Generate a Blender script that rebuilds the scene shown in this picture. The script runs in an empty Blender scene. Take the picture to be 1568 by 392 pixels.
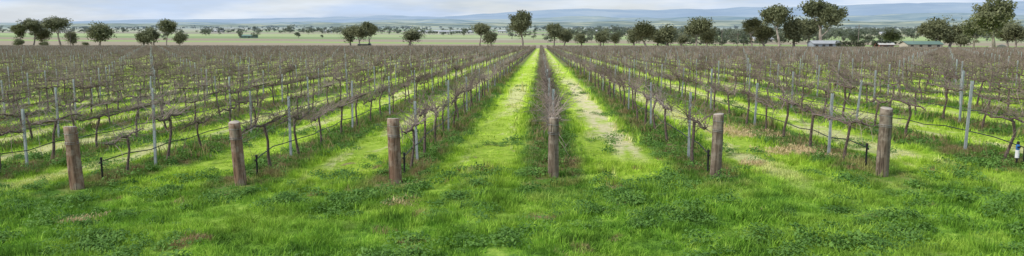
import bpy, math, random
import numpy as np
from mathutils import Vector, Matrix, noise as mn

scene = bpy.context.scene
COL = scene.collection
rnd = random.Random(7)
rng = np.random.default_rng(11)

# ------------------------------------------------------------------ terrain
S = 0.0247
YEND = 380.0
ROW0, ROWSP = 0.25, 2.95
def gz(X, Y):
    X = np.asarray(X, float); Y = np.asarray(Y, float)
    g = np.where(Y < YEND, -S*Y, -S*YEND - S*60*(1-np.exp(-(np.maximum(Y, YEND)-YEND)/60)))
    side = 0.031*X*np.exp(-np.maximum(Y, 0)/50)
    fade = np.exp(-np.maximum(Y, 0)/60)
    b = (np.sin(1.7*X+.3*Y)+np.sin(.9*X-1.3*Y+2)+np.sin(2.9*X+2.3*Y+1)+np.sin(-.5*X+.77*Y))*0.02*fade
    return g+side+b
def gzf(x, y): return float(gz(x, y))
def yend(X):
    X = np.asarray(X, float)
    return np.where(X < 60, YEND, np.maximum(YEND-(X-60)*0.9, 240))

# ------------------------------------------------------------------ node helpers
class NT:
    def __init__(s, nt): s.nt = nt
    def n(s, t, **kw):
        x = s.nt.nodes.new(t)
        for k, v in kw.items(): setattr(x, k, v)
        return x
    def link(s, a, b): s.nt.links.new(a, b)
    def setin(s, sock, v):
        if isinstance(v, bpy.types.NodeSocket): s.link(v, sock)
        elif v is not None:
            if isinstance(v, tuple) and len(v) == 3 and sock.type == 'RGBA': v = (*v, 1)
            sock.default_value = v
    def math(s, op, a, b=None, c=None, clamp=False):
        m = s.n('ShaderNodeMath', operation=op); m.use_clamp = clamp
        s.setin(m.inputs[0], a)
        if b is not None: s.setin(m.inputs[1], b)
        if c is not None: s.setin(m.inputs[2], c)
        return m.outputs[0]
    def smooth(s, v, a, b, lo=0.0, hi=1.0):
        m = s.n('ShaderNodeMapRange', interpolation_type='SMOOTHSTEP')
        s.setin(m.inputs[0], v); m.inputs[1].default_value = a; m.inputs[2].default_value = b
        m.inputs[3].default_value = lo; m.inputs[4].default_value = hi
        return m.outputs[0]
    def mix(s, f, a, b, blend='MIX'):
        m = s.n('ShaderNodeMix', data_type='RGBA', blend_type=blend)
        s.setin(m.inputs[0], f); s.setin(m.inputs[6], a); s.setin(m.inputs[7], b)
        return m.outputs[2]
    def noise(s, vec, scale, detail=3, rough=.55):
        m = s.n('ShaderNodeTexNoise'); s.link(vec, m.inputs['Vector'])
        m.inputs['Scale'].default_value = scale; m.inputs['Detail'].default_value = detail
        m.inputs['Roughness'].default_value = rough
        return m.outputs[0]
    def vmul(s, vec, v):
        m = s.n('ShaderNodeVectorMath', operation='MULTIPLY'); s.link(vec, m.inputs[0]); m.inputs[1].default_value = v
        return m.outputs[0]
    def pos(s): return s.n('ShaderNodeNewGeometry').outputs['Position']
    def ramp(s, f, stops):
        m = s.n('ShaderNodeValToRGB'); s.link(f, m.inputs[0]); e = m.color_ramp.elements
        while len(e) < len(stops): e.new(0.5)
        for i, (p, c) in enumerate(stops): e[i].position = p; e[i].color = (*c, 1)
        return m.outputs[0]

def new_mat(name):
    m = bpy.data.materials.new(name); m.use_nodes = True
    nt = m.node_tree; nt.nodes.clear(); h = NT(nt)
    out = h.n('ShaderNodeOutputMaterial'); b = h.n('ShaderNodeBsdfPrincipled')
    h.link(b.outputs[0], out.inputs[0])
    b.inputs['Roughness'].default_value = .8
    b.inputs['Specular IOR Level'].default_value = .25
    return m, h, b, out

def simple_mat(name, c1, c2, scale=8, rough=.8, metal=0.0, obj=True, stretch=(1, 1, 1), bump=0.0):
    m, h, b, out = new_mat(name)
    co = h.n('ShaderNodeTexCoord').outputs['Object'] if obj else h.pos()
    v = h.vmul(co, stretch)
    f = h.noise(v, scale, 5, .6)
    f2 = h.smooth(f, .3, .7)
    h.setin(b.inputs['Base Color'], h.mix(f2, c1, c2))
    b.inputs['Roughness'].default_value = rough; b.inputs['Metallic'].default_value = metal
    if bump:
        bn = h.n('ShaderNodeBump'); bn.inputs['Distance'].default_value = bump; h.link(f, bn.inputs['Height']); h.link(bn.outputs[0], b.inputs['Normal'])
    return m

# ---- shared field colour group (vineyard floor colour by world position)
grp = bpy.data.node_groups.new('field_colour', 'ShaderNodeTree')
grp.interface.new_socket('Color', in_out='OUTPUT', socket_type='NodeSocketColor')
grp.interface.new_socket('Bare', in_out='OUTPUT', socket_type='NodeSocketFloat')
g = NT(grp)
go = g.n('NodeGroupOutput')
P = g.pos()
sep = g.n('ShaderNodeSeparateXYZ'); g.link(P, sep.inputs[0])
X, Y = sep.outputs[0], sep.outputs[1]
nw = g.noise(P, .8, 3)
wob = g.math('MULTIPLY', g.math('SUBTRACT', nw, .5), .7)
Xw = g.math('ADD', X, wob)
fr = g.math('FRACT', g.math('ADD', g.math('DIVIDE', g.math('SUBTRACT', Xw, ROW0), ROWSP), .5))
d = g.math('MULTIPLY', g.math('ABSOLUTE', g.math('SUBTRACT', fr, .5)), ROWSP)
Yw = g.math('ADD', Y, g.math('MULTIPLY', wob, 5))
rowzone = g.smooth(Yw, 11.0, 15.0)
n1 = g.noise(P, 1.9, 5, .62)
n2 = g.noise(P, 6.5, 4, .6)
n3 = g.noise(P, .35, 3)
mixn = g.math('ADD', g.math('MULTIPLY', n1, .65), g.math('MULTIPLY', n2, .35))
base = g.ramp(mixn, [(.36, (.05, .115, .018)), (.45, (.105, .23, .028)), (.53, (.20, .375, .045)), (.63, (.37, .54, .09))])
base = g.mix(g.smooth(n3, .46, .64, 0, .55), base, (.33, .49, .07))
alley = g.math('MULTIPLY', g.smooth(d, .5, .95), rowzone)
lime = g.ramp(n2, [(.3, (.29, .46, .04)), (.5, (.46, .63, .07)), (.7, (.60, .72, .13))])
far = g.smooth(Y, 14, 34)
col = g.mix(g.math('MULTIPLY', alley, g.math('ADD', .62, g.math('MULTIPLY', far, .38))), base, lime)
stripn = g.noise(g.vmul(P, (.55, .09, 1)), 1.0, 2, .5)
breakn = g.noise(g.vmul(P, (2.2, .8, 1)), 1.0, 5, .7)
sm = g.math('ADD', stripn, g.math('MULTIPLY', g.math('SUBTRACT', breakn, .5), .55))
pale = g.math('MULTIPLY', g.math('MULTIPLY', g.smooth(d, .9, 1.2), g.smooth(sm, .44, .55)), rowzone)
strip2 = g.math('SUBTRACT', 1.0, g.smooth(g.math('ABSOLUTE', g.math('SUBTRACT', Xw, 1.95)), .22, .5))
strip2 = g.math('MULTIPLY', g.math('MULTIPLY', strip2, g.smooth(breakn, .34, .50)), g.math('MULTIPLY', g.smooth(Yw, 14.5, 18), g.smooth(Y, 42, 60, 1, 0)))
pale = g.math('MAXIMUM', g.math('MULTIPLY', pale, .7), strip2)
palec = g.ramp(n2, [(.3, (.54, .53, .22)), (.7, (.80, .72, .48))])
col = g.mix(pale, col, palec)
under = g.math('MULTIPLY', g.math('SUBTRACT', 1.0, g.smooth(d, .35, .75)), rowzone)
soiln = g.smooth(n1, .44, .54)
uc = g.mix(soiln, (.085, .18, .028), (.25, .175, .115))
col = g.mix(g.math('MULTIPLY', under, .85), col, uc)
n5 = g.noise(P, .9, 4, .6)
spot = g.math('MULTIPLY', g.smooth(n5, .62, .67), g.smooth(Y, 20, 16))
col = g.mix(g.math('MULTIPLY', spot, .85), col, (.34, .24, .15))
g.link(col, go.inputs[0])
g.link(g.math('MAXIMUM', pale, g.math('MULTIPLY', under, soiln)), go.inputs[1])

# ---- ground material
mg, h, b, out = new_mat('ground_grass_soil')
gn = h.n('ShaderNodeGroup'); gn.node_tree = grp
P = h.pos(); sep = h.n('ShaderNodeSeparateXYZ'); h.link(P, sep.inputs[0])
near = h.smooth(sep.outputs[1], 14, 40, .75, .95)
vm = h.n('ShaderNodeVectorMath', operation='SCALE'); h.link(gn.outputs[0], vm.inputs[0]); h.link(near, vm.inputs['Scale'])
vor = h.n('ShaderNodeTexVoronoi'); vor.inputs['Scale'].default_value = 1.0
h.link(h.vmul(P, (.0022, .0042, 0)), vor.inputs['Vector'])
sepc = h.n('ShaderNodeSeparateColor'); h.link(vor.outputs['Color'], sepc.inputs[0])
rmp = h.ramp(sepc.outputs[0], [(.0, (.22, .30, .12)), (.2, (.36, .35, .22)), (.4, (.30, .26, .20)), (.6, (.26, .36, .13)), (.8, (.40, .39, .27)), (1, (.22, .28, .14))])
rmp.node.color_ramp.interpolation = 'CONSTANT'
nn = h.noise(h.vmul(P, (.004, .02, 0)), 1, 4, .6)
pc = h.mix(h.smooth(nn, .35, .65, 0, .45), rmp, (.27, .31, .18))
ymix = h.math('ADD', sep.outputs[1], h.math('MULTIPLY', sep.outputs[0], .25))
bn_ = h.smooth(ymix, 640, 655, 1, 0)
pc = h.mix(h.math('MULTIPLY', bn_, .85), pc, (.32, .26, .19))
gs = h.math('MULTIPLY', h.smooth(ymix, 500, 508), h.smooth(ymix, 545, 552, 1, 0))
pc = h.mix(gs, pc, (.28, .38, .13))
gs2 = h.math('MULTIPLY', h.smooth(ymix, 760, 770), h.smooth(ymix, 960, 990, 1, 0))
pc = h.mix(h.math('MULTIPLY', gs2, .8), pc, (.35, .44, .19))
haze = h.smooth(sep.outputs[1], 500, 4500, .05, .85)
pc = h.mix(haze, pc, (.35, .41, .45))  # distance haze painted into the plain's base colour, growing with Y
ye = h.smooth(sep.outputs[1], YEND+2, YEND+5)
rl = h.math('ADD', sep.outputs[1], h.math('MULTIPLY', h.math('SUBTRACT', sep.outputs[0], 60), .9))
ye2 = h.math('MULTIPLY', h.smooth(rl, YEND+3, YEND+7), h.math('MULTIPLY', h.smooth(sep.outputs[0], 60, 61), h.smooth(sep.outputs[1], 241, 244)))
ye = h.math('MAXIMUM', ye, ye2)
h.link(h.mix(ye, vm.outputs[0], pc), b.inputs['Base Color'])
bp = h.n('ShaderNodeBump'); bp.inputs['Distance'].default_value = .05; bp.inputs['Strength'].default_value = .8
h.link(h.noise(P, 9, 5, .7), bp.inputs['Height']); h.link(bp.outputs[0], b.inputs['Normal'])
b.inputs['Roughness'].default_value = .95; b.inputs['Specular IOR Level'].default_value = .05

def leaf_mat(name, use_field, tint=(1, 1, 1), c1=None, c2=None, transl=.3):
    m, h, b, out = new_mat(name)
    oi = h.n('ShaderNodeObjectInfo')
    if use_field:
        gn = h.n('ShaderNodeGroup'); gn.node_tree = grp
        c = gn.outputs[0]
        v = h.n('ShaderNodeMapRange'); h.link(oi.outputs['Random'], v.inputs[0]); v.inputs[3].default_value = .72; v.inputs[4].default_value = 1.35
        sc = h.n('ShaderNodeVectorMath', operation='SCALE'); h.link(c, sc.inputs[0]); h.link(v.outputs[0], sc.inputs['Scale'])
        c = h.mix(1.0, sc.outputs[0], tint, 'MULTIPLY')
    else:
        P = h.pos()
        f = h.noise(P, 3.0, 3)
        isl = h.n('ShaderNodeNewGeometry').outputs['Random Per Island']
        f = h.math('ADD', h.math('MULTIPLY', h.smooth(f, .3, .7), .4), h.math('ADD', h.math('MULTIPLY', oi.outputs['Random'], .3), h.math('MULTIPLY', isl, .3)))
        c = h.mix(f, c1, c2)
    h.link(c, b.inputs['Base Color'])
    b.inputs['Roughness'].default_value = .6
    b.inputs['Specular IOR Level'].default_value = .15
    tr = h.n('ShaderNodeBsdfTranslucent'); h.link(c, tr.inputs[0])
    mx = h.n('ShaderNodeMixShader'); mx.inputs[0].default_value = transl
    h.link(b.outputs[0], mx.inputs[1]); h.link(tr.outputs[0], mx.inputs[2]); h.link(mx.outputs[0], out.inputs[0])
    return m
M_grass = leaf_mat('grass_blades', True, (1.12, 1.1, 1.0))
M_weed = leaf_mat('weed_leaves', False, c1=(.055, .145, .025), c2=(.20, .36, .075))
M_straw = leaf_mat('straw', False, c1=(.50, .38, .18), c2=(.70, .58, .34), transl=.1)

# ------------------------------------------------------------------ mesh helpers
class MB:
    def __init__(s): s.v = []; s.f = []; s.m = []
    def tube(s, pts, rad, sides=4, mat=0, cap=False):
        base = len(s.v); n = len(pts)
        for i, p in enumerate(pts):
            p = Vector(p)
            a = Vector(pts[max(i-1, 0)]); c = Vector(pts[min(i+1, n-1)])
            t = (c-a); t = t.normalized() if t.length > 1e-9 else Vector((0, 0, 1))
            u = t.cross(Vector((0.31, .95, 0.05))); 
            if u.length < .05: u = t.cross(Vector((1, 0, 0)))
            u.normalize(); w = t.cross(u)
            r = rad[i]
            for k in range(sides):
                an = 2*math.pi*k/sides
                s.v.append(p+u*(r*math.cos(an))+w*(r*math.sin(an)))
        for i in range(n-1):
            for k in range(sides):
                k2 = (k+1) % sides
                s.f.append((base+i*sides+k, base+i*sides+k2, base+(i+1)*sides+k2, base+(i+1)*sides+k)); s.m.append(mat)
        if cap:
            s.f.append(tuple(base+(n-1)*sides+k for k in range(sides))); s.m.append(mat)
            s.f.append(tuple(base+k for k in reversed(range(sides)))); s.m.append(mat)
    def poly(s, pts, mat=0):
        b0 = len(s.v); s.v += [Vector(p) for p in pts]; s.f.append(tuple(range(b0, b0+len(pts)))); s.m.append(mat)
    def box(s, x0, x1, y0, y1, z0, z1, mat=0):
        b0 = len(s.v)
        s.v += [Vector((x, y, z)) for z in (z0, z1) for y in (y0, y1) for x in (x0, x1)]
        for f in ((0, 2, 3, 1), (4, 5, 7, 6), (0, 1, 5, 4), (2, 6, 7, 3), (0, 4, 6, 2), (1, 3, 7, 5)):
            s.f.append(tuple(b0+i for i in f)); s.m.append(mat)
    def mesh(s, name, mats, smooth=False):
        me = bpy.data.meshes.new(name); me.from_pydata([tuple(v) for v in s.v], [], s.f)
        for m in mats: me.materials.append(m)
        me.polygons.foreach_set('material_index', s.m)
        if smooth: me.polygons.foreach_set('use_smooth', [True]*len(s.f))
        me.update(); return me
def add(name, me, loc=(0, 0, 0), rot=(0, 0, 0), scale=(1, 1, 1), parent=None, col=None):
    o = bpy.data.objects.new(name, me); o.location = loc; o.rotation_euler = rot; o.scale = scale
    (col or COL).objects.link(o)
    if parent: o.parent = parent
    return o

def instancer(name, pts, rot, scl, idx, variants):
    me = bpy.data.meshes.new(name); me.from_pydata([tuple(p) for p in pts], [], []); n = len(pts)
    a = me.attributes.new('irot', 'FLOAT_VECTOR', 'POINT'); a.data.foreach_set('vector', np.asarray(rot, float).ravel())
    a = me.attributes.new('iscl', 'FLOAT_VECTOR', 'POINT'); a.data.foreach_set('vector', np.asarray(scl, float).ravel())
    a = me.attributes.new('iidx', 'INT', 'POINT'); a.data.foreach_set('value', np.asarray(idx, np.int32))
    o = add(name, me)
    ng = bpy.data.node_groups.new(name+'_scatter', 'GeometryNodeTree')
    ng.interface.new_socket('Geometry', in_out='INPUT', socket_type='NodeSocketGeometry')
    ng.interface.new_socket('Geometry', in_out='OUTPUT', socket_type='NodeSocketGeometry')
    N = ng.nodes; L = ng.links
    gi = N.new('NodeGroupInput'); goo = N.new('NodeGroupOutput')
    ci = N.new('GeometryNodeCollectionInfo'); ci.inputs['Collection'].default_value = variants
    ci.inputs['Separate Children'].default_value = True; ci.inputs['Reset Children'].default_value = True
    ip = N.new('GeometryNodeInstanceOnPoints'); ip.inputs['Pick Instance'].default_value = True
    def na(nm, t):
        x = N.new('GeometryNodeInputNamedAttribute'); x.data_type = t; x.inputs['Name'].default_value = nm; return x.outputs['Attribute']
    L.new(gi.outputs[0], ip.inputs['Points']); L.new(ci.outputs[0], ip.inputs['Instance'])
    L.new(na('irot', 'FLOAT_VECTOR'), ip.inputs['Rotation']); L.new(na('iscl', 'FLOAT_VECTOR'), ip.inputs['Scale']); L.new(na('iidx', 'INT'), ip.inputs['Instance Index'])
    L.new(ip.outputs[0], goo.inputs[0])
    md = o.modifiers.new('scatter', 'NODES'); md.node_group = ng
    return o
def variant_col(name, meshes):
    c = bpy.data.collections.new(name)
    for i, m in enumerate(meshes):
        c.objects.link(bpy.data.objects.new(f'{name}_{i:02d}', m))
    return c

# ------------------------------------------------------------------ ground sheet
ys = [-30, -15, -5, 0]
y = 0
while y < 16000:
    y += .4 if y < 30 else (.03*y-.5)
    ys.append(y)
ys = np.array(ys); us = np.linspace(-1, 1, 161)
YY, UU = np.meshgrid(ys, us, indexing='ij')
XX = UU*(30+1.05*np.maximum(YY, 0))
ZZ = gz(XX, YY)
nv, nu = YY.shape
vs = np.stack([XX, YY, ZZ], -1).reshape(-1, 3)
fs = [(i*nu+j, i*nu+j+1, (i+1)*nu+j+1, (i+1)*nu+j) for i in range(nv-1) for j in range(nu-1)]
me = bpy.data.meshes.new('ground'); me.from_pydata(vs.tolist(), [], fs); me.materials.append(mg)
me.polygons.foreach_set('use_smooth', [True]*len(fs)); me.update(); add('ground', me)

ROWSTART = {-3: 13.15, -2: 13.48, -1: 13.47, 0: 13.95, 1: 13.4, 2: 13.32}
# ------------------------------------------------------------------ grass
def tuft(seed, n, R, hmin, hmax, w):
    r = random.Random(seed); m = MB()
    for _ in range(n):
        a = r.uniform(0, 6.283); q = R*math.sqrt(r.random()); x, y = q*math.cos(a), q*math.sin(a)
        hh = r.uniform(hmin, hmax); la = r.uniform(0, 6.283); ln = hh*r.uniform(.2, 1.3)
        dx, dy = math.cos(la)*ln, math.sin(la)*ln; ww = w*r.uniform(.7, 1.3); ba = r.uniform(0, 3.14)
        bx, by = math.cos(ba)*ww, math.sin(ba)*ww
        m.poly([(x-bx, y-by, -.01), (x+bx, y+by, -.01), (x+dx*.4+bx*.7, y+dy*.4+by*.7, hh*.6), (x+dx*.4-bx*.7, y+dy*.4-by*.7, hh*.6)])
        m.poly([(x+dx*.4-bx*.7, y+dy*.4-by*.7, hh*.6), (x+dx*.4+bx*.7, y+dy*.4+by*.7, hh*.6), (x+dx, y+dy, hh)])
    return m
grass_v = variant_col('grass_tuft', [tuft(i, 44, .15, .02, .075, .005).mesh('grass_tuft', [M_grass]) for i in range(5)])
grassm_v = variant_col('grass_tuft_mid', [tuft(20+i, 34, .24, .03, .10, .010).mesh('grass_tuft_mid', [M_grass]) for i in range(3)])
straw_v = variant_col('straw_tuft', [tuft(40+i, 50, .2, .01, .06, .006).mesh('straw_tuft', [M_straw]) for i in range(2)])

def rosette(seed, n, R, H):
    r = random.Random(seed); m = MB()
    lobes = [(r.gauss(0, R*.4), r.gauss(0, R*.4), r.uniform(.4, 1)) for _ in range(4)]
    for _ in range(n):
        lx, ly, lh = r.choice(lobes)
        x, y = lx+r.gauss(0, R*.33), ly+r.gauss(0, R*.33); q = math.hypot(x-lx, y-ly)
        z = H*lh*max(0, 1-(q/R)**2)*r.uniform(.3, 1)+.01
        s_ = r.uniform(.009, .022); tilt = Vector(((x-lx)/R*.9+r.uniform(-.6, .6), (y-ly)/R*.9+r.uniform(-.6, .6), 1)).normalized()
        u = tilt.orthogonal().normalized(); w = tilt.cross(u); c = Vector((x, y, z)); an0 = r.uniform(0, 6.28)
        m.poly([c+(u*math.cos(an0+k*1.0472)+w*math.sin(an0+k*1.0472))*s_*(1 if k % 3 else .7) for k in range(6)])
    return m
weed_v = variant_col('weed_clump', [rosette(60+i, 150, .24, .13).mesh('weed_clump', [M_weed]) for i in range(6)])

def fr_l(Y): return -(.77*Y+1.5)
def fr_r(Y): return .70*Y+1.5
def scatter(y0, y1, dens):
    A = (y1-y0)*((fr_r(y1)-fr_l(y1))); n = int(A*dens)
    Yp = rng.uniform(y0, y1, n); Xp = rng.uniform(fr_l(y1), fr_r(y1), n)
    k = (Xp > fr_l(Yp)) & (Xp < fr_r(Yp)); return Xp[k], Yp[k]
def rowdist(Xp): return np.abs(((Xp-ROW0)/ROWSP+.5) % 1-.5)*ROWSP
def fnoise(Xp, Yp, sc, seed=0.): return np.array([mn.fractal(Vector((a*sc+seed, b_*sc, seed)), .8, 2.1, 3) for a, b_ in zip(Xp, Yp)])
def postdist(Xp, Yp):
    r = np.full(len(Xp), 9.)
    for kx, yy in ROWSTART.items():
        r = np.minimum(r, np.hypot(Xp-(ROW0+ROWSP*kx), (Yp-yy+.25)))
    return r

def do_grass(name, y0, y1, dens, sc0, v, nv):
    Xp, Yp = scatter(y0, y1, dens); n = len(Xp)
    dd = rowdist(Xp); nz = fnoise(Xp, Yp, .9, 3.); nf = fnoise(Xp, Yp, 2.6, 7.)
    worn = (dd > .8) & (Yp > 15)
    keep = (~worn | (rng.random(n) < .4)) & ((nz > -.45) | (rng.random(n) < .4))
    strip = (np.abs(Xp-1.95) < .42) & (Yp > 16) & (Yp < 55)
    keep &= ~strip | (rng.random(n) < .08)
    keep &= (postdist(Xp, Yp) > .45) | (rng.random(n) < .2)
    s_ = sc0*rng.uniform(.65, 1.25, n)*(1+np.clip(nz, -.5, .8)*.5)
    sz = s_*np.where(worn, .45, 1.0)*np.where((dd < .6) & (Yp > 14), 1.3, 1.0)*rng.uniform(.7, 1.4, n)*(1+1.4*np.clip(nf, -.5, .9))
    Xp, Yp, s_, sz = Xp[keep], Yp[keep], s_[keep], sz[keep]; n = len(Xp)
    rot = np.stack([rng.normal(0, .1, n), rng.normal(0, .1, n), rng.uniform(0, 6.28, n)], -1)
    instancer(name, np.stack([Xp, Yp, gz(Xp, Yp)-.005], -1), rot, np.stack([s_, s_, sz], -1), rng.integers(0, nv, n), v)
do_grass('grass', 6.8, 17, 72, 1.0, grass_v, 5)
do_grass('grass', 17, 34, 12, 1.2, grassm_v, 3)
do_grass('grass', 34, 80, 1.6, 2.0, grassm_v, 3)

Xp, Yp = scatter(6.8, 45, 15)
dd = rowdist(Xp); nz = fnoise(Xp, Yp, .45, 9.)+.5*fnoise(Xp, Yp, 1.6, 2.); n = len(Xp)
prob = np.where(Yp < 14.5, np.clip((nz+.05)*2.4, 0.06, 1), np.where(dd < .62, .55, np.clip((nz-.3)*4, 0, .4)))
prob = np.where(Yp > 22, prob*.5, prob)
prob = np.where(postdist(Xp, Yp) < .4, prob*.2, prob)
k = rng.random(n) < prob; Xp, Yp = Xp[k], Yp[k]; n = len(Xp)
s_ = rng.uniform(.5, 1.25, n)
instancer('weeds', np.stack([Xp, Yp, gz(Xp, Yp)], -1), np.stack([rng.normal(0, .1, n), rng.normal(0, .1, n), rng.uniform(0, 6.28, n)], -1),
          np.stack([s_, s_, s_*rng.uniform(.6, 1.5, n)], -1), rng.integers(0, 6, n), weed_v)

px_, py_ = [], []
for cx, cy, sx, sy, c in ((5.55, 20.3, .5, 1.2, 170), (5.75, 16.6, .45, .45, 110), (4.3, 14.9, .15, .2, 20), (-2.2, 11.6, .3, .12, 16), (-7.0, 10.8, .3, .15, 14), (6.1, 15.6, .2, .2, 16)):
    px_ += list(rng.normal(cx, sx*.6, c)); py_ += list(rng.normal(cy, sy*.6, c))
px_ = np.array(px_); py_ = np.array(py_); n = len(px_)
instancer('straw', np.stack([px_, py_, gz(px_, py_)+.03], -1), np.stack([rng.normal(0, .2, n), rng.normal(0, .2, n), rng.uniform(0, 6.28, n)], -1),
          np.ones((n, 3))*rng.uniform(.7, 1.3, (n, 1)), rng.integers(0, 2, n), straw_v)

# ------------------------------------------------------------------ vines
M_bark = simple_mat('vine_bark', (.07, .052, .042), (.17, .13, .11), 25, .95, obj=True)
mc, h, b, out = new_mat('vine_cane')
oi = h.n('ShaderNodeObjectInfo')
f = h.math('ADD', h.math('MULTIPLY', oi.outputs['Random'], .6), h.math('MULTIPLY', h.noise(h.pos(), 6, 2), .4))
h.link(h.ramp(f, [(.1, (.135, .098, .08)), (.5, (.225, .172, .147)), (.9, (.34, .28, .245))]), b.inputs['Base Color'])
M_cane = mc
def vine(seed, ncane, rc, sides=3, segs=5, lod=0):
    r = random.Random(seed); m = MB(); H = r.uniform(.84, .95)
    bx, by = r.uniform(-.10, .10), r.uniform(-.18, .18)
    pts = [(bx*0, 0, -.05), (bx*.6+r.uniform(-.03, .03), by*.3, H*.3), (bx+r.uniform(-.04, .04), by*.8, H*.65), (bx*.4, by, H*.93), (0, by*.6, H)]
    m.tube(pts, [.04, .030, .026, .03, .034], 6 if not lod else 4, 0)
    arms = []
    for sg in (-1, 1):
        ap = [Vector((0, by*.6, H-.02))]
        for i in range(1, 6):
            ap.append(Vector((r.uniform(-.04, .04), by*.6+sg*(.92*i/5), H+r.uniform(-.05, .06))))
        m.tube(ap, [.028, .024, .021, .018, .015, .010], 5 if not lod else 3, 0); arms.append(ap)
    for c in range(ncane):
        ap = arms[c % 2]; t = r.uniform(.1, 4.95); t = (round(t*1.6)/1.6+r.gauss(0, .08)); t = min(max(t, .05), 4.95); i = int(t); p = ap[i].lerp(ap[i+1], t-i)
        L = r.uniform(.2, .75) * (1.35 if r.random() < .25 else 1)
        up = r.uniform(.2, 1.0) if r.random() < .84 else r.uniform(-.7, .1)
        dr = Vector((r.gauss(0, .5), r.gauss(0, .55), up)).normalized()
        bend = Vector((r.gauss(0, .4), r.gauss(0, .4), -r.uniform(0, .9)))
        q = p.copy(); cp = [q.copy()]
        for s_ in range(segs):
            q = q+dr*(L/segs); q += Vector((r.gauss(0, .014), r.gauss(0, .014), 0)); cp.append(q.copy()); dr = (dr+bend*(1.0/segs)).normalized()
        rr = rc*r.uniform(.7, 1.35)
        m.tube(cp, [rr*(1-.55*s_/segs) for s_ in range(segs+1)], sides, 1)
        if not lod:
            for _ in range(2):
                jn = r.randint(1, segs-1); q = cp[jn]; e = q+Vector((r.gauss(0, .1), r.gauss(0, .1), r.uniform(-.08, .16)))
                m.tube([q, e], [rc*.6, rc*.35], 3, 1)
    return m.mesh('grapevine', [M_bark, M_cane])
V_near = variant_col('grapevine_near', [vine(100+i, 44+(i*7) % 22, .006) for i in range(10)])
V_far = variant_col('grapevine_far', [vine(200+i, 34+(i*5) % 13, .0105, 3, 3, 1) for i in range(5)])
M_galv = simple_mat('galvanised_steel', (.27, .30, .31), (.42, .46, .47), 6, .6, .2)
def steel_post():
    m = MB(); w, dp, t, H = .025, .035, .004, 1.42
    m.box(-w, w, -t, t, -.2, H); m.box(-w, -w+2*t, t, dp, -.2, H); m.box(w-2*t, w, t, dp, -.2, H)
    m.box(-w-.008, -w-.001, .0, .03, .93, .96); m.box(w+.001, w+.008, .0, .03, 1.28, 1.31)
    return m.mesh('trellis_post', [M_galv])
V_post = variant_col('trellis_post_v', [steel_post()])

NK = range(-100, 95)
nearrows = range(-8, 8)
far_p, near_misc = [], []
post_p = []
for kx in NK:
    xr = ROW0+ROWSP*kx
    y0 = ROWSTART.get(kx, 13.4)
    ye_ = float(yend(xr))
    yv = np.arange(y0+1.5, ye_, 1.84); yv = yv+rng.normal(0, .09, len(yv))
    xv = xr+rng.normal(0, .03, len(yv))
    k = (xv > fr_l(yv)-3) & (xv < fr_r(yv)+3) & (rng.random(len(yv)) > .035)
    xv, yv = xv[k], yv[k]
    isn = yv < 60
    def mk(name, xa, ya, V, nvv):
        n = len(xa)
        if not n: return
        rz = np.where(rng.random(n) < .5, 0, math.pi)+rng.normal(0, .07, n)
        s_ = rng.uniform(.85, 1.15, n)
        instancer(name, np.stack([xa, ya, gz(xa, ya)], -1), np.stack([rng.normal(0, .04, n), rng.normal(0, .04, n), rz], -1),
                  np.stack([s_, np.ones(n), s_*rng.uniform(.93, 1.08, n)], -1), rng.integers(0, nvv, n), V)
    if kx in nearrows: mk('grapevine_row', xv[isn], yv[isn], V_near, 10)
    else: near_misc.append((xv[isn], yv[isn]))
    far_p.append((xv[~isn], yv[~isn]))
    yp = np.arange(y0+2.6+(rnd.uniform(-.25, .25)), ye_, 5.52); xp = np.full(len(yp), xr)
    k = (xp > fr_l(yp)-3) & (xp < fr_r(yp)+3); post_p.append((xp[k], yp[k]))
xa = np.concatenate([p[0] for p in near_misc]); ya = np.concatenate([p[1] for p in near_misc]); mk('grapevine_rows', xa, ya, V_near, 10)
xa = np.concatenate([p[0] for p in far_p]); ya = np.concatenate([p[1] for p in far_p]); mk('distant_grapevine_rows', xa, ya, V_far, 5)
xa = np.concatenate([p[0] for p in post_p]); ya = np.concatenate([p[1] for p in post_p]); n = len(xa)
instancer('trellis_posts', np.stack([xa, ya, gz(xa, ya)], -1), np.stack([rng.normal(0, .015, n), rng.normal(0, .025, n), rng.normal(0, .1, n)], -1),
          np.stack([np.ones(n), np.ones(n), rng.uniform(.9, 1.1, n)], -1), np.zeros(n, int), V_post)

# wires + drip lines
M_wire = simple_mat('trellis_wire', (.30, .31, .32), (.42, .43, .44), 5, .4, .6)
M_pipe = simple_mat('black_poly_pipe', (.012, .012, .013), (.03, .03, .032), 5, .5)
for kx in range(-14, 13):
    xr = ROW0+ROWSP*kx; y0 = ROWSTART.get(kx, 13.4)
    yy = np.arange(y0, 130, 2.76)
    m = MB()
    for hz_, off in ((.9, 0), (1.22, .04)):
        pts = [(xr+off, q, gzf(xr, q)+hz_+(0 if i % 2 else -.015)) for i, q in enumerate(yy)]
        pts[0] = (xr, y0+.05, gzf(xr, y0)+(.78 if hz_ < 1 else .92))
        m.tube(pts, [.0022]*len(pts), 3, 0)
    yy2 = np.arange(y0+.75, 130, .92)
    pts = [(xr+.03, yy2[0]-.02, gzf(xr, yy2[0])+.05), (xr+.03, yy2[0], gzf(xr, yy2[0])+.38)]
    pts += [(xr+.03, q, gzf(xr, q)+.45-.03*(i % 2)+rnd.uniform(-.012, .012)) for i, q in enumerate(yy2[1:])]
    m.tube(pts, [.011]*len(pts), 5, 1)
    add('irrigation_line_and_wires', m.mesh('irrigation_line', [M_wire, M_pipe]))

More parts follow.
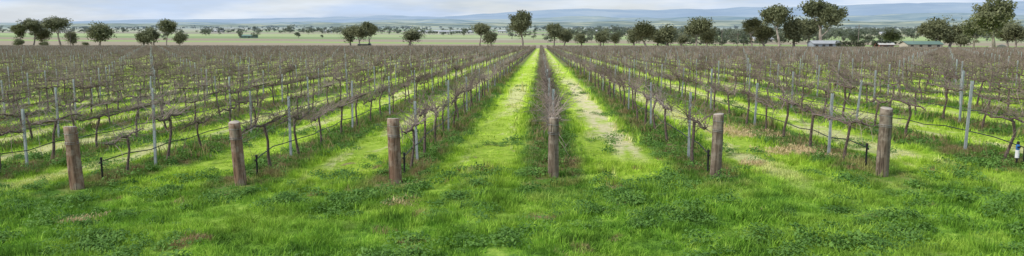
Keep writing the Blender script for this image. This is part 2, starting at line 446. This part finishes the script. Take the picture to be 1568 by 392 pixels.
def stake_obj(name, x, y, H, mats, bands):
    m = MB()
    prof = [(-.1, .018), (H*.9, .018), (H*.9+.001, .026), (H, .026), (H+.01, .012)]
    m.tube([(0, 0, a) for a, _ in prof], [r for _, r in prof], 10, 0, cap=True)
    m.box(-.03, .03, -.035, -.026, H*.75, H*.82, 0)
    if bands:
        m.tube([(0, 0, H*.35), (0, 0, H*.36), (0, 0, H*.66), (0, 0, H*.67)], [.02, .036, .036, .02], 12, 1, cap=True)
        m.tube([(0, 0, H*.68), (0, 0, H*.69), (0, 0, H*.86), (0, 0, H*.9)], [.02, .034, .034, .02], 12, 2, cap=True)
    add(name, m.mesh(name, mats), (x, y, gzf(x, y)))
M_white = simple_mat('white_plastic', (.7, .7, .7), (.8, .8, .8), 5, .4)
M_blue = simple_mat('blue_plastic', (.03, .12, .35), (.05, .18, .45), 5, .4)
for kx in (-3, -2, -1, 1, 2):
    stake_obj('irrigation_stake', ROW0+ROWSP*kx+.03, ROWSTART[kx]+.75, .45, [M_pipe, M_white, M_blue], False)
stake_obj('irrigation_marker_stake', ROW0+ROWSP*3-.05, 14.2, .48, [M_pipe, M_white, M_blue], True)

# ------------------------------------------------------------------ strainer posts
def wood_mat(name, c1, c2, c3):
    m, h, b, out = new_mat(name)
    co = h.n('ShaderNodeTexCoord').outputs['Object']
    f = h.noise(h.vmul(co, (9, 9, .9)), 3, 6, .65)
    f2 = h.noise(co, 5, 4, .6)
    c = h.mix(h.smooth(f, .38, .62), c1, c2)
    c = h.mix(h.smooth(f2, .45, .65, 0, .8), c, c3)
    crack = h.noise(h.vmul(co, (22, 22, .8)), 2, 3, .5)
    c = h.mix(h.smooth(crack, .34, .42, .85, 0), c, (.02, .013, .01))
    h.link(c, b.inputs['Base Color']); b.inputs['Roughness'].default_value = .9
    bp = h.n('ShaderNodeBump'); bp.inputs['Distance'].default_value = .012; h.link(f, bp.inputs['Height']); h.link(bp.outputs[0], b.inputs['Normal'])
    return m
W_red = wood_mat('weathered_red_timber', (.15, .085, .055), (.30, .19, .13), (.38, .30, .235))
W_grey = wood_mat('weathered_grey_timber', (.11, .082, .06), (.23, .175, .13), (.33, .275, .22))
M_end = simple_mat('timber_end_grain', (.34, .29, .24), (.46, .41, .35), 20, .9)
def strainer(seed, R, H, mat):
    r = random.Random(seed); m = MB(); sides = 22; rings = 16
    ph = [r.uniform(0, 6.28) for _ in range(6)]
    lst = []
    for i in range(rings+1):
        z = -.25+(H+.25)*i/rings
        lst.append((z, R*(1.04-.08*i/rings)))
    lst.append((H+.004, R*.93*.965)); lst.append((H+.012, R*.86))
    for (z, rr) in lst:
        for k in range(sides):
            a = 2*math.pi*k/sides
            q = rr*(1+.04*math.sin(2*a+ph[0]+z*.6)+.03*math.sin(3*a+ph[1]+z)+.02*math.sin(7*a+ph[2]+z*1.5)+.02*math.sin(6*z+ph[3]+a)+r.uniform(-.015, .015))
            m.v.append(Vector((q*math.cos(a), q*math.sin(a), z+(.012*math.sin(a+ph[4]) if z > H-.02 else 0))))
    for i in range(len(lst)-1):
        for k in range(sides):
            k2 = (k+1) % sides
            m.f.append((i*sides+k, i*sides+k2, (i+1)*sides+k2, (i+1)*sides+k)); m.m.append(0 if i < len(lst)-2 else 1)
    t = (len(lst)-1)*sides; m.f.append(tuple(t+k for k in range(sides))); m.m.append(1)
    for zz in (H*.74, H*.765, H*.9):
        pts = [(R*1.045*math.cos(a), R*1.045*math.sin(a), zz+.006*math.sin(2*a)) for a in np.linspace(0, 6.283, 19)]
        m.tube(pts, [.003]*len(pts), 4, 2)
    return m.mesh('timber_post', [mat, M_end, M_wire], True)
specs = {-3: (.118, 1.16, W_red, -1.5), -2: (.112, 1.19, W_red, -2.6), -1: (.112, 1.23, W_red, -.6), 0: (.102, 1.13, W_grey, 0), 1: (.095, 1.18, W_grey, .6), 2: (.110, 1.22, W_grey, -.5)}
for kx, (R, H, mt, lean) in specs.items():
    xr = ROW0+ROWSP*kx; y0 = ROWSTART[kx]
    add('timber_post', strainer(kx+50, R, H, mt), (xr, y0, gzf(xr, y0)), (math.radians(1.0), math.radians(lean), 0))

# ------------------------------------------------------------------ trees
M_trunk = simple_mat('gum_bark', (.20, .17, .14), (.45, .40, .34), 1.5, .9, stretch=(1, 1, .3))
def gum_leaf(name, c1, c2, c3, haze=0.0):
    m, h, b, out = new_mat(name)
    co = h.n('ShaderNodeTexCoord').outputs['Object']; oi = h.n('ShaderNodeObjectInfo')
    f = h.noise(co, .55, 4, .6); 
    isl = h.n('ShaderNodeNewGeometry').outputs['Random Per Island']
    f = h.math('ADD', h.math('MULTIPLY', f, .7), h.math('MULTIPLY', isl, .3))
    c = h.ramp(f, [(.35, c1), (.5, c2), (.7, c3)])
    c = h.mix(h.math('MULTIPLY', oi.outputs['Random'], .35), c, (.17, .17, .085))
    if haze:
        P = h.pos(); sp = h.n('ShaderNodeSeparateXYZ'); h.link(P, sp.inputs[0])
        c = h.mix(h.smooth(sp.outputs[1], 450, 3200, .12, .85), c, (.28, .34, .39))  # leaf colour fades to blue-grey with distance: painted aerial haze
    h.link(c, b.inputs['Base Color']); b.inputs['Roughness'].default_value = .6
    tr = h.n('ShaderNodeBsdfTranslucent'); h.link(c, tr.inputs[0])
    mx = h.n('ShaderNodeMixShader'); mx.inputs[0].default_value = .25
    h.link(b.outputs[0], mx.inputs[1]); h.link(tr.outputs[0], mx.inputs[2]); h.link(mx.outputs[0], out.inputs[0])
    return m
M_gleaf = gum_leaf('gum_foliage', (.085, .10, .05), (.16, .18, .09), (.27, .29, .15))
M_dleaf = gum_leaf('distant_foliage_haze', (.07, .09, .05), (.12, .145, .08), (.18, .20, .11), 1.0)
M_hedge = gum_leaf('hedge_foliage', (.03, .045, .025), (.05, .075, .035), (.10, .13, .055))

def gum(seed, H, spread, cb=.35, clumps=3, leafs=75, leafsize=.32, csz=1.5, droop=.15):
    r = random.Random(seed); m = MB(); tips = []
    def branch(p, dr, L, rad, depth):
        pts = [p.copy()]; rads = [rad]; q = p.copy(); d_ = dr.copy(); n = 5
        for i in range(n):
            d_ = (d_+Vector((r.gauss(0, .13), r.gauss(0, .13), .05 if depth else .1))).normalized()
            q = q+d_*(L/n); pts.append(q.copy()); rads.append(rad*(1-.5*(i+1)/n))
            if depth >= 1 and i >= 2 and r.random() < .6: tips.append((q.copy(), depth))
        m.tube(pts, rads, 6 if depth < 2 else 4, 0)
        if depth == 3 or L < .9: tips.append((q.copy(), depth)); return
        nb = r.randint(2, 4) if depth else r.randint(3, 5)
        az0 = r.uniform(0, 6.28)
        for b_ in range(nb):
            az = az0+b_*6.283/nb+r.uniform(-.5, .5); out_ = r.uniform(.45, 1.0)*spread
            nd = (d_*.55+Vector((math.cos(az)*out_, math.sin(az)*out_, r.uniform(.3, .9)))).normalized()
            start = pts[-1] if b_ < 2 else pts[r.randint(3, 5)]
            branch(start, nd, L*r.uniform(.55, .85)*(.75 if depth == 0 else 1), rads[-1]*r.uniform(.6, .85), depth+1)
    branch(Vector((0, 0, -.3)), Vector((r.uniform(-.12, .12), r.uniform(-.12, .12), 1)).normalized(), H*cb, H*.021, 0)
    for (t, dp) in tips:
        for _ in range(clumps if dp > 2 else 1):
            cs = csz*r.uniform(.5, 1.2)
            c = t+Vector((r.gauss(0, .5), r.gauss(0, .5), r.gauss(-.05, .5)))*cs*.9
            for _ in range(leafs):
                v = Vector((r.gauss(0, 1), r.gauss(0, 1), r.gauss(0, 1))).normalized()*(r.random()**.45)
                p = c+Vector((v.x*cs, v.y*cs, v.z*cs*.75-droop*abs(v.x)*cs))
                u = Vector((r.gauss(0, 1), r.gauss(0, 1), r.gauss(0, 1))).normalized(); w = u.orthogonal().normalized()
                sz = leafsize*r.uniform(.5, 1.1)
                m.poly([p-u*sz, p+w*sz*.45, p+u*sz, p-w*sz*.45], 1)
    zm = max(v.z for v in m.v)
    for v in m.v: v *= H/zm
    return m
def gm(seed, **kw):
    m = gum(seed, 16, **kw); return m.mesh('gum_tree', [M_trunk, M_gleaf])
G = [gm(1, spread=.95, cb=.25, clumps=2, leafs=34, csz=1.15), gm(2, spread=.8, cb=.30, clumps=2, leafs=34, csz=1.1), gm(3, spread=1.15, cb=.24, clumps=2, leafs=32, csz=1.2),
     gm(4, spread=.7, cb=.27, clumps=2, leafs=34, csz=1.1), gm(5, spread=.9, cb=.17, clumps=3, leafs=32, csz=1.3), gm(6, spread=.6, cb=.14, clumps=3, leafs=34, csz=1.3),
     gm(17, spread=.75, cb=.13, clumps=3, leafs=34, csz=1.3), gm(23, spread=1.0, cb=.22, clumps=2, leafs=34, csz=1.3)]

F = 1132.0
def east(px, D): return D*(px-828)/F
def HT(px, D): return px*D/F
trees = [(18, 395, 38, 3, 1.0), (36, 400, 47, 1, 1.1), (56, 410, 36, 4, .9), (80, 398, 50, 0, 1.0), (100, 420, 28, 5, 1.0), (142, 392, 42, 4, 1.2), (121, 388, 10, 5, 1.6), (12, 388, 18, 6, 1.3), (52, 389, 12, 6, 1.6),
         (212, 400, 33, 6, 1.1), (228, 405, 32, 7, 1.0), (248, 400, 46, 1, .9), (270, 396, 27, 4, .9),
         (536, 460, 32, 5, 1.0), (550, 450, 34, 7, 1.2), (565, 455, 38, 3, 1.0), (627, 470, 32, 6, 1.3),
         (735, 430, 38, 0, 1.0), (752, 440, 30, 6, 1.0), (800, 420, 57, 2, 1.0), (848, 430, 38, 7, 1.0), (862, 440, 30, 4, 1.1), (890, 460, 22, 5, 1.2), (918, 450, 30, 6, 1.0), (940, 470, 22, 5, 1.0),
         (968, 440, 30, 5, 1.1), (988, 420, 44, 4, 1.1), (1005, 435, 30, 6, 1.2), (1020, 430, 36, 5, 1.2), (1040, 440, 24, 6, 1.1), (1062, 410, 48, 7, 1.0), (1078, 430, 32, 5, 1.2),
         (1146, 400, 48, 1, 1.0), (1165, 410, 40, 4, 1.0), (1186, 395, 68, 0, .95), (1208, 405, 50, 5, 1.0), (1246, 400, 74, 3, 1.3), (1228, 420, 46, 7, 1.0),
         (1355, 480, 30, 6, 1.3), (1413, 390, 50, 4, 1.2), (1436, 400, 40, 5, 1.2), (1500, 262, 80, 2, 1.15), (1470, 285, 46, 1, 1.0), (1532, 330, 42, 7, 1.2), (1452, 380, 30, 6, 1.0), (1556, 400, 38, 5, 1.2), (1520, 420, 44, 4, 1.1),
         (-40, 400, 44, 1, 1), (-90, 410, 40, 4, 1), (1610, 380, 46, 4, 1), (1660, 330, 50, 0, 1)]
for (px, D, hp, vi, wf) in trees:
    x = east(px, D); Hh = HT(hp, D); s_ = Hh/16
    add('gum_tree' if Hh > 6.5 else 'shrub', G[vi], (x, D, gzf(x, D)), (0, 0, rnd.uniform(0, 6.28)), (s_*wf, s_*wf, s_))

DT = []
for i in range(6):
    r = random.Random(300+i); m = MB(); ht = r.uniform(6, 9)
    m.tube([(0, 0, -.5), (0.1, 0, 2), (.2, .1, ht*.6)], [.25, .2, .1], 5, 0)
    for c in range(r.randint(6, 12)):
        cs = r.uniform(.9, 2.1); cc = Vector((r.gauss(0, 1.9), r.gauss(0, 1.9), r.uniform(ht*.3, ht)))
        for _ in range(30):
            v = Vector((r.gauss(0, 1), r.gauss(0, 1), r.gauss(0, 1))).normalized()*(r.random()**.4)*cs
            u = Vector((r.gauss(0, 1), r.gauss(0, 1), r.gauss(0, 1))).normalized(); w = u.orthogonal().normalized(); sz = r.uniform(.35, .7)
            p = cc+v; m.poly([p-u*sz, p+w*sz*.6, p+u*sz, p-w*sz*.6], 1)
    DT.append(m.mesh('distant_tree', [M_trunk, M_dleaf]))
V_dt = variant_col('distant_tree_v', DT)
X_, Y_, S_ = [], [], []
for _ in range(300):
    D = 620*math.exp(rnd.uniform(0, 2.1)); x0 = rnd.uniform(-.85, .8)*D
    if x0 < 0 and D < 1000 and rnd.random() < .8: continue
    L = rnd.uniform(.003, .13)*D; n = int(2+L/ (rnd.uniform(8, 26)+D*.004))
    sl = rnd.uniform(-.3, .3)
    for i in range(n):
        t = rnd.uniform(-1, 1); X_.append(x0+t*L); Y_.append(D+t*L*sl+rnd.gauss(0, .012*D)); S_.append(rnd.uniform(.4, 1.1)*(1.4 if rnd.random() < .12 else 1))
for _ in range(220):
    D = rnd.uniform(470, 1500); x0 = rnd.uniform(.03, .75)*D
    for i in range(rnd.randint(1, 6)):
        X_.append(x0+rnd.gauss(0, 14)); Y_.append(D+rnd.gauss(0, 10)); S_.append(rnd.uniform(.35, 1.15))
X_, Y_, S_ = map(np.array, (X_, Y_, S_)); n = len(X_); print('distant trees', n)
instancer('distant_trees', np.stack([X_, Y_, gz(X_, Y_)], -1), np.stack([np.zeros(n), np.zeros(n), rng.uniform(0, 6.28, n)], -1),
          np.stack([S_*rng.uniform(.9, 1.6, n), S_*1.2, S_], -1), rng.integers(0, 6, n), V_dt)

# ------------------------------------------------------------------ hedges
def hedge(px0, px1, D, hp):
    x0, x1 = east(px0, D), east(px1, D); H = HT(hp, D); r = random.Random(int(px0)); m = MB()
    for _ in range(int((x1-x0)*H*28)):
        c = Vector((r.uniform(x0, x1), D+r.uniform(-1.2, 1.2), 0)); top = H*(1-.12*math.sin(c.x*.9)**2)
        c.z = gzf(c.x, D)+r.uniform(0, 1)**.7*top
        u = Vector((r.gauss(0, 1), r.gauss(0, 1), r.gauss(0, 1))).normalized(); w = u.orthogonal().normalized(); sz = r.uniform(.2, .42)
        m.poly([c-u*sz, c+w*sz*.7, c+u*sz, c-w*sz*.7], 0)
    add('hedge', m.mesh('hedge', [M_hedge]))
hedge(1270, 1312, 372, 12); hedge(1322, 1352, 375, 13); hedge(1550, 1580, 270, 10)

# ------------------------------------------------------------------ buildings
def paint(name, c, rough=.6):
    return simple_mat(name, c, tuple(min(1, v*1.15+.01) for v in c), .7, rough)
P_white = paint('white_wall', (.52, .51, .48)); P_cream = paint('cream_wall', (.45, .42, .34)); P_green = paint('green_iron', (.12, .19, .16))
P_grey = paint('grey_iron', (.36, .38, .40), .6); P_dark = paint('dark_opening', (.06, .065, .07), .4); P_blue = paint('blue_grey_iron', (.30, .35, .40), .55); P_red = paint('red_iron', (.36, .15, .11))
def building(name, px, D, w, dp, hw, hr, wall, roof, rot=0.0, nwin=3):
    x = east(px, D); e = bpy.data.objects.new(name, None); COL.objects.link(e); e.location = (x, D, gzf(x, D)); e.rotation_euler = (0, 0, rot)
    m = MB(); m.box(-w/2, w/2, -dp/2, dp/2, -.5, hw)
    for sx in (-1, 1):
        m.poly([(sx*w/2, -dp/2, hw), (sx*w/2, dp/2, hw), (sx*w/2, 0, hw+hr)])
    add('walls', m.mesh('walls', [wall]), parent=e)
    m = MB(); o = .5
    for sy in (-1, 1):
        a = [(-w/2-o, sy*(dp/2+o), hw-.15), (w/2+o, sy*(dp/2+o), hw-.15), (w/2+o, 0, hw+hr+.08), (-w/2-o, 0, hw+hr+.08)]
        m.poly(a); m.poly([(p[0], p[1], p[2]+.12) for p in a])
    m.box(-w/2-o, w/2+o, -dp/2-o-.12, -dp/2-o-.01, hw-.25, hw-.05)
    add('roof', m.mesh('roof', [roof]), parent=e)
    m = MB(); nn = nwin+1
    for i in range(nn):
        cx = -w/2+w*(i+.5)/nn
        if i == nn//2: m.box(cx-.9, cx+.9, -dp/2-.06, -dp/2-.01, 0, min(2.4, hw-.4))
        else: m.box(cx-.7, cx+.7, -dp/2-.06, -dp/2-.01, 1.0, min(2.1, hw-.5))
    add('doors_and_windows', m.mesh('doors_and_windows', [P_dark]), parent=e)
building('farm_shed', 1394, 382, 17, 9, 2.5, 1.2, P_cream, P_green)
building('machinery_shed', 1252, 392, 14, 9, 2.8, 1.2, P_blue, P_grey)
building('farmhouse', 1340, 376, 7, 6, 2.3, 1.1, P_red, P_white)
building('farm_shed', 1160, 560, 14, 8, 3, 1.4, P_cream, P_grey)
for px, D, w in ((648, 1150, 16), (664, 1180, 20), (680, 1140, 16), (697, 1200, 22), (716, 1150, 20), (770, 1230, 14), (500, 1250, 16), (905, 1250, 18), (1345, 900, 20), (330, 1300, 20), (90, 1200, 16), (1080, 1000, 18)):
    building('white_farmhouse', px, D, w, 10, 3.2, 1.8, P_white, P_grey, rnd.uniform(-.3, .3))
building('long_green_shed', 378, 760, 16, 9, 2.0, 1.2, P_green, P_green)

def tank(px, D, R, H):
    x = east(px, D); m = MB(); prof = [(0, R)]
    for i in range(12):
        prof += [((i+.2)*H/12, R), ((i+.5)*H/12, R*1.02), ((i+.8)*H/12, R)]
    prof += [(H, R), (H+.03, R*1.05), (H+.5, .25), (H+.52, .02)]
    m.tube([(0, 0, a) for a, _ in prof], [r for _, r in prof], 24, 0)
    m.tube([(R*1.03, 0, 0), (R*1.03, 0, H)], [.05, .05], 6, 0)
    add('water_tank', m.mesh('water_tank', [P_cream], True), (x, D, gzf(x, D)))
tank(1512, 268, 1.5, 1.8); tank(1497, 266, .9, 1.4)

M_pole = simple_mat('pole_timber', (.14, .12, .10), (.25, .22, .19), 4, .9)
def pole(px, D, hp):
    x = east(px, D); H = HT(hp, D); m = MB()
    m.tube([(0, 0, -.3), (0, 0, H)], [.2, .13], 8, 0, cap=True); m.box(-1.3, 1.3, -.17, -.14, H-.9, H-.72)
    for q in (-1.15, -.4, .4, 1.15): m.tube([(q, -.155, H-.72), (q, -.155, H-.5)], [.06, .04], 6, 0, cap=True)
    add('utility_pole', m.mesh('utility_pole', [M_pole]), (x, D, gzf(x, D)))
pole(1302, 372, 36); pole(1124, 420, 22); pole(1472, 265, 24); pole(960, 520, 22); pole(1100, 470, 24); pole(96, 400, 24)

# ------------------------------------------------------------------ vehicles
M_paintw = simple_mat('white_car_paint', (.72, .72, .72), (.78, .78, .78), 3, .3); M_glass = simple_mat('dark_glass', (.02, .025, .03), (.03, .035, .04), 3, .1)
M_tyre = simple_mat('tyre_rubber', (.015, .015, .015), (.03, .03, .03), 10, .8); M_dk = simple_mat('dark_green_paint', (.035, .045, .04), (.05, .06, .055), 3, .4)
def prism(m, prof, y0, y1, mat, inset=0):
    a = [(x, y0, z) for x, z in prof]; c = [(x, y1, z) for x, z in prof]; n = len(prof)
    m.poly(a, mat); m.poly(c[::-1], mat)
    for i in range(n):
        j = (i+1) % n; m.poly([a[i], c[i], c[j], a[j]], mat)
def wheels(m, xs, yw, R, mat):
    for x in xs:
        for sy in (-1, 1):
            m.tube([(x, sy*yw, R), (x, sy*(yw-.22), R)], [R, R], 16, mat, cap=True)
x = east(402, 386); m = MB()
prism(m, [(-2.2, .35), (-2.25, .8), (-1.9, .95), (1.1, .98), (2.1, .8), (2.25, .55), (2.2, .35)], -.85, .85, 0)
prism(m, [(-1.9, .95), (-1.5, 1.45), (.3, 1.48), (1.1, .98)], -.72, .72, 0)
prism(m, [(-1.65, 1.0), (-1.4, 1.38), (.22, 1.4), (.85, 1.0)], -.73, .73, 1)
wheels(m, (-1.4, 1.4), .9, .33, 2)
add('parked_car', m.mesh('parked_car', [M_paintw, M_glass, M_tyre]), (x, 386, gzf(x, 386)), (0, 0, .1))
x = east(558, 390); m = MB()
prism(m, [(-3.6, .8), (-3.6, 1.0), (1.9, 1.0), (1.9, .8)], -1.1, 1.1, 0)
prism(m, [(-3.6, 1.003), (-3.6, 2.1), (1.6, 2.1), (1.6, 1.003)], -1.15, 1.15, 0)
prism(m, [(1.95, .6), (1.95, 2.5), (3.0, 2.5), (3.5, 1.6), (3.6, .6)], -1.05, 1.05, 0)
prism(m, [(2.2, 1.6), (2.2, 2.3), (2.95, 2.3), (3.35, 1.65)], -1.07, 1.07, 1)
wheels(m, (-2.6, -1.5, 2.8), 1.1, .48, 2)
add('parked_truck', m.mesh('parked_truck', [M_dk, M_glass, M_tyre]), (x, 390, gzf(x, 390)), (0, 0, .05))

# ------------------------------------------------------------------ hills
def hill_mat(name, c1, c2, c3, sc):
    m, h, b, out = new_mat(name)
    P = h.pos(); f = h.noise(h.vmul(P, (sc, sc*2, sc*3)), 1, 6, .65)
    h.link(h.ramp(f, [(.38, c1), (.5, c2), (.62, c3)]), b.inputs['Base Color']); b.inputs['Roughness'].default_value = 1; b.inputs['Specular IOR Level'].default_value = 0
    return m
HL = [hill_mat('far_hill_haze', (.25, .33, .43), (.28, .36, .45), (.33, .40, .47), .0008),  # blue-grey aerial haze painted into each layer's base colours, strongest on the farthest
      hill_mat('mid_hill_haze', (.19, .27, .32), (.26, .33, .36), (.37, .42, .39), .0016),
      hill_mat('near_rise_haze', (.14, .19, .20), (.22, .27, .25), (.38, .41, .32), .004)]
def ridge(D, skyline, amp, seed, mat, halfw):
    xs_ = np.linspace(-1.0*D, .95*D, 260); vv = []; ff = []; nr = 15
    for i, x in enumerate(xs_):
        px = 828+x/D*F; yp = np.interp(px, [p[0] for p in skyline], [p[1] for p in skyline])
        top = 2.49+(38-yp)/F*D+amp*mn.fractal(Vector((x/D*9, seed, 0)), .9, 2, 5)
        for j in range(nr):
            t = j/(nr-1); yv = D+(t*2-1)*halfw; pr = math.sin(math.pi*t)**.8
            nz = mn.fractal(Vector((x/D*22, t*3+seed, 4)), .8, 2, 4)*amp*.8*math.sin(math.pi*t)*abs(2*t-1)*2
            vv.append((x, yv, -14+(top+14)*pr+nz))
    for i in range(len(xs_)-1):
        for j in range(nr-1):
            a = i*nr+j; ff.append((a, a+nr, a+nr+1, a+1))
    me = bpy.data.meshes.new('hills'); me.from_pydata(vv, [], ff); me.materials.append(mat)
    me.polygons.foreach_set('use_smooth', [True]*len(ff)); me.update(); add('hills', me)
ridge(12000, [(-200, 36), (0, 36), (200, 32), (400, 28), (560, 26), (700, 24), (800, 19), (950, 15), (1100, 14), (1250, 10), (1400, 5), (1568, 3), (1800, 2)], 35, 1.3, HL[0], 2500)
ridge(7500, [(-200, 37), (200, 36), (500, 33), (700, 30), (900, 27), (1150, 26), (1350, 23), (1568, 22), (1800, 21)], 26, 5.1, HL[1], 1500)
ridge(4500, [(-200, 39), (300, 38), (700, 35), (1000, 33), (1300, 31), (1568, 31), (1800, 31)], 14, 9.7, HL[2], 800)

# ------------------------------------------------------------------ light, sky, camera
EL, AZ = math.radians(44), math.radians(-112)
w = bpy.data.worlds.new('World'); scene.world = w; w.use_nodes = True
nt = w.node_tree; nt.nodes.clear(); h = NT(nt)
out = h.n('ShaderNodeOutputWorld'); bg = h.n('ShaderNodeBackground'); bg.inputs['Strength'].default_value = .125
sk = h.n('ShaderNodeTexSky', sky_type='NISHITA'); sk.sun_disc = False; sk.sun_elevation = EL; sk.sun_rotation = AZ; sk.dust_density = 1.2
tc = h.n('ShaderNodeTexCoord').outputs['Generated']
cn = h.noise(h.vmul(tc, (2.2, 2.2, 14)), 1.6, 5, .55)
cf = h.smooth(cn, .38, .62, .6, .95)
cn2 = h.noise(h.vmul(tc, (2.5, 2.5, 16)), 2.0, 4, .55)
cc = h.mix(h.smooth(cn2, .38, .62), (4.7, 5.8, 7.6), (6.6, 7.2, 8.0))
h.link(h.mix(cf, sk.outputs[0], cc), bg.inputs['Color']); h.link(bg.outputs[0], out.inputs[0])

L = bpy.data.lights.new('sun', 'SUN'); L.energy = 3.4; L.angle = math.radians(4); L.color = (1, .94, .84)
so = bpy.data.objects.new('sun', L); COL.objects.link(so)
sd = Vector((math.sin(AZ)*math.cos(EL), math.cos(AZ)*math.cos(EL), math.sin(EL)))
so.rotation_euler = sd.to_track_quat('Z', 'Y').to_euler()

cam = bpy.data.cameras.new('camera'); cam.sensor_width = 36; cam.lens = 26.0; cam.clip_end = 40000; cam.clip_start = .1
co = bpy.data.objects.new('camera', cam); COL.objects.link(co)
co.location = (0, 0, 2.53); co.rotation_euler = (math.radians(90-7.94), 0, math.radians(2.22))
scene.camera = co
scene.view_settings.view_transform = 'Standard'; scene.view_settings.look = 'None'; scene.view_settings.exposure = 0
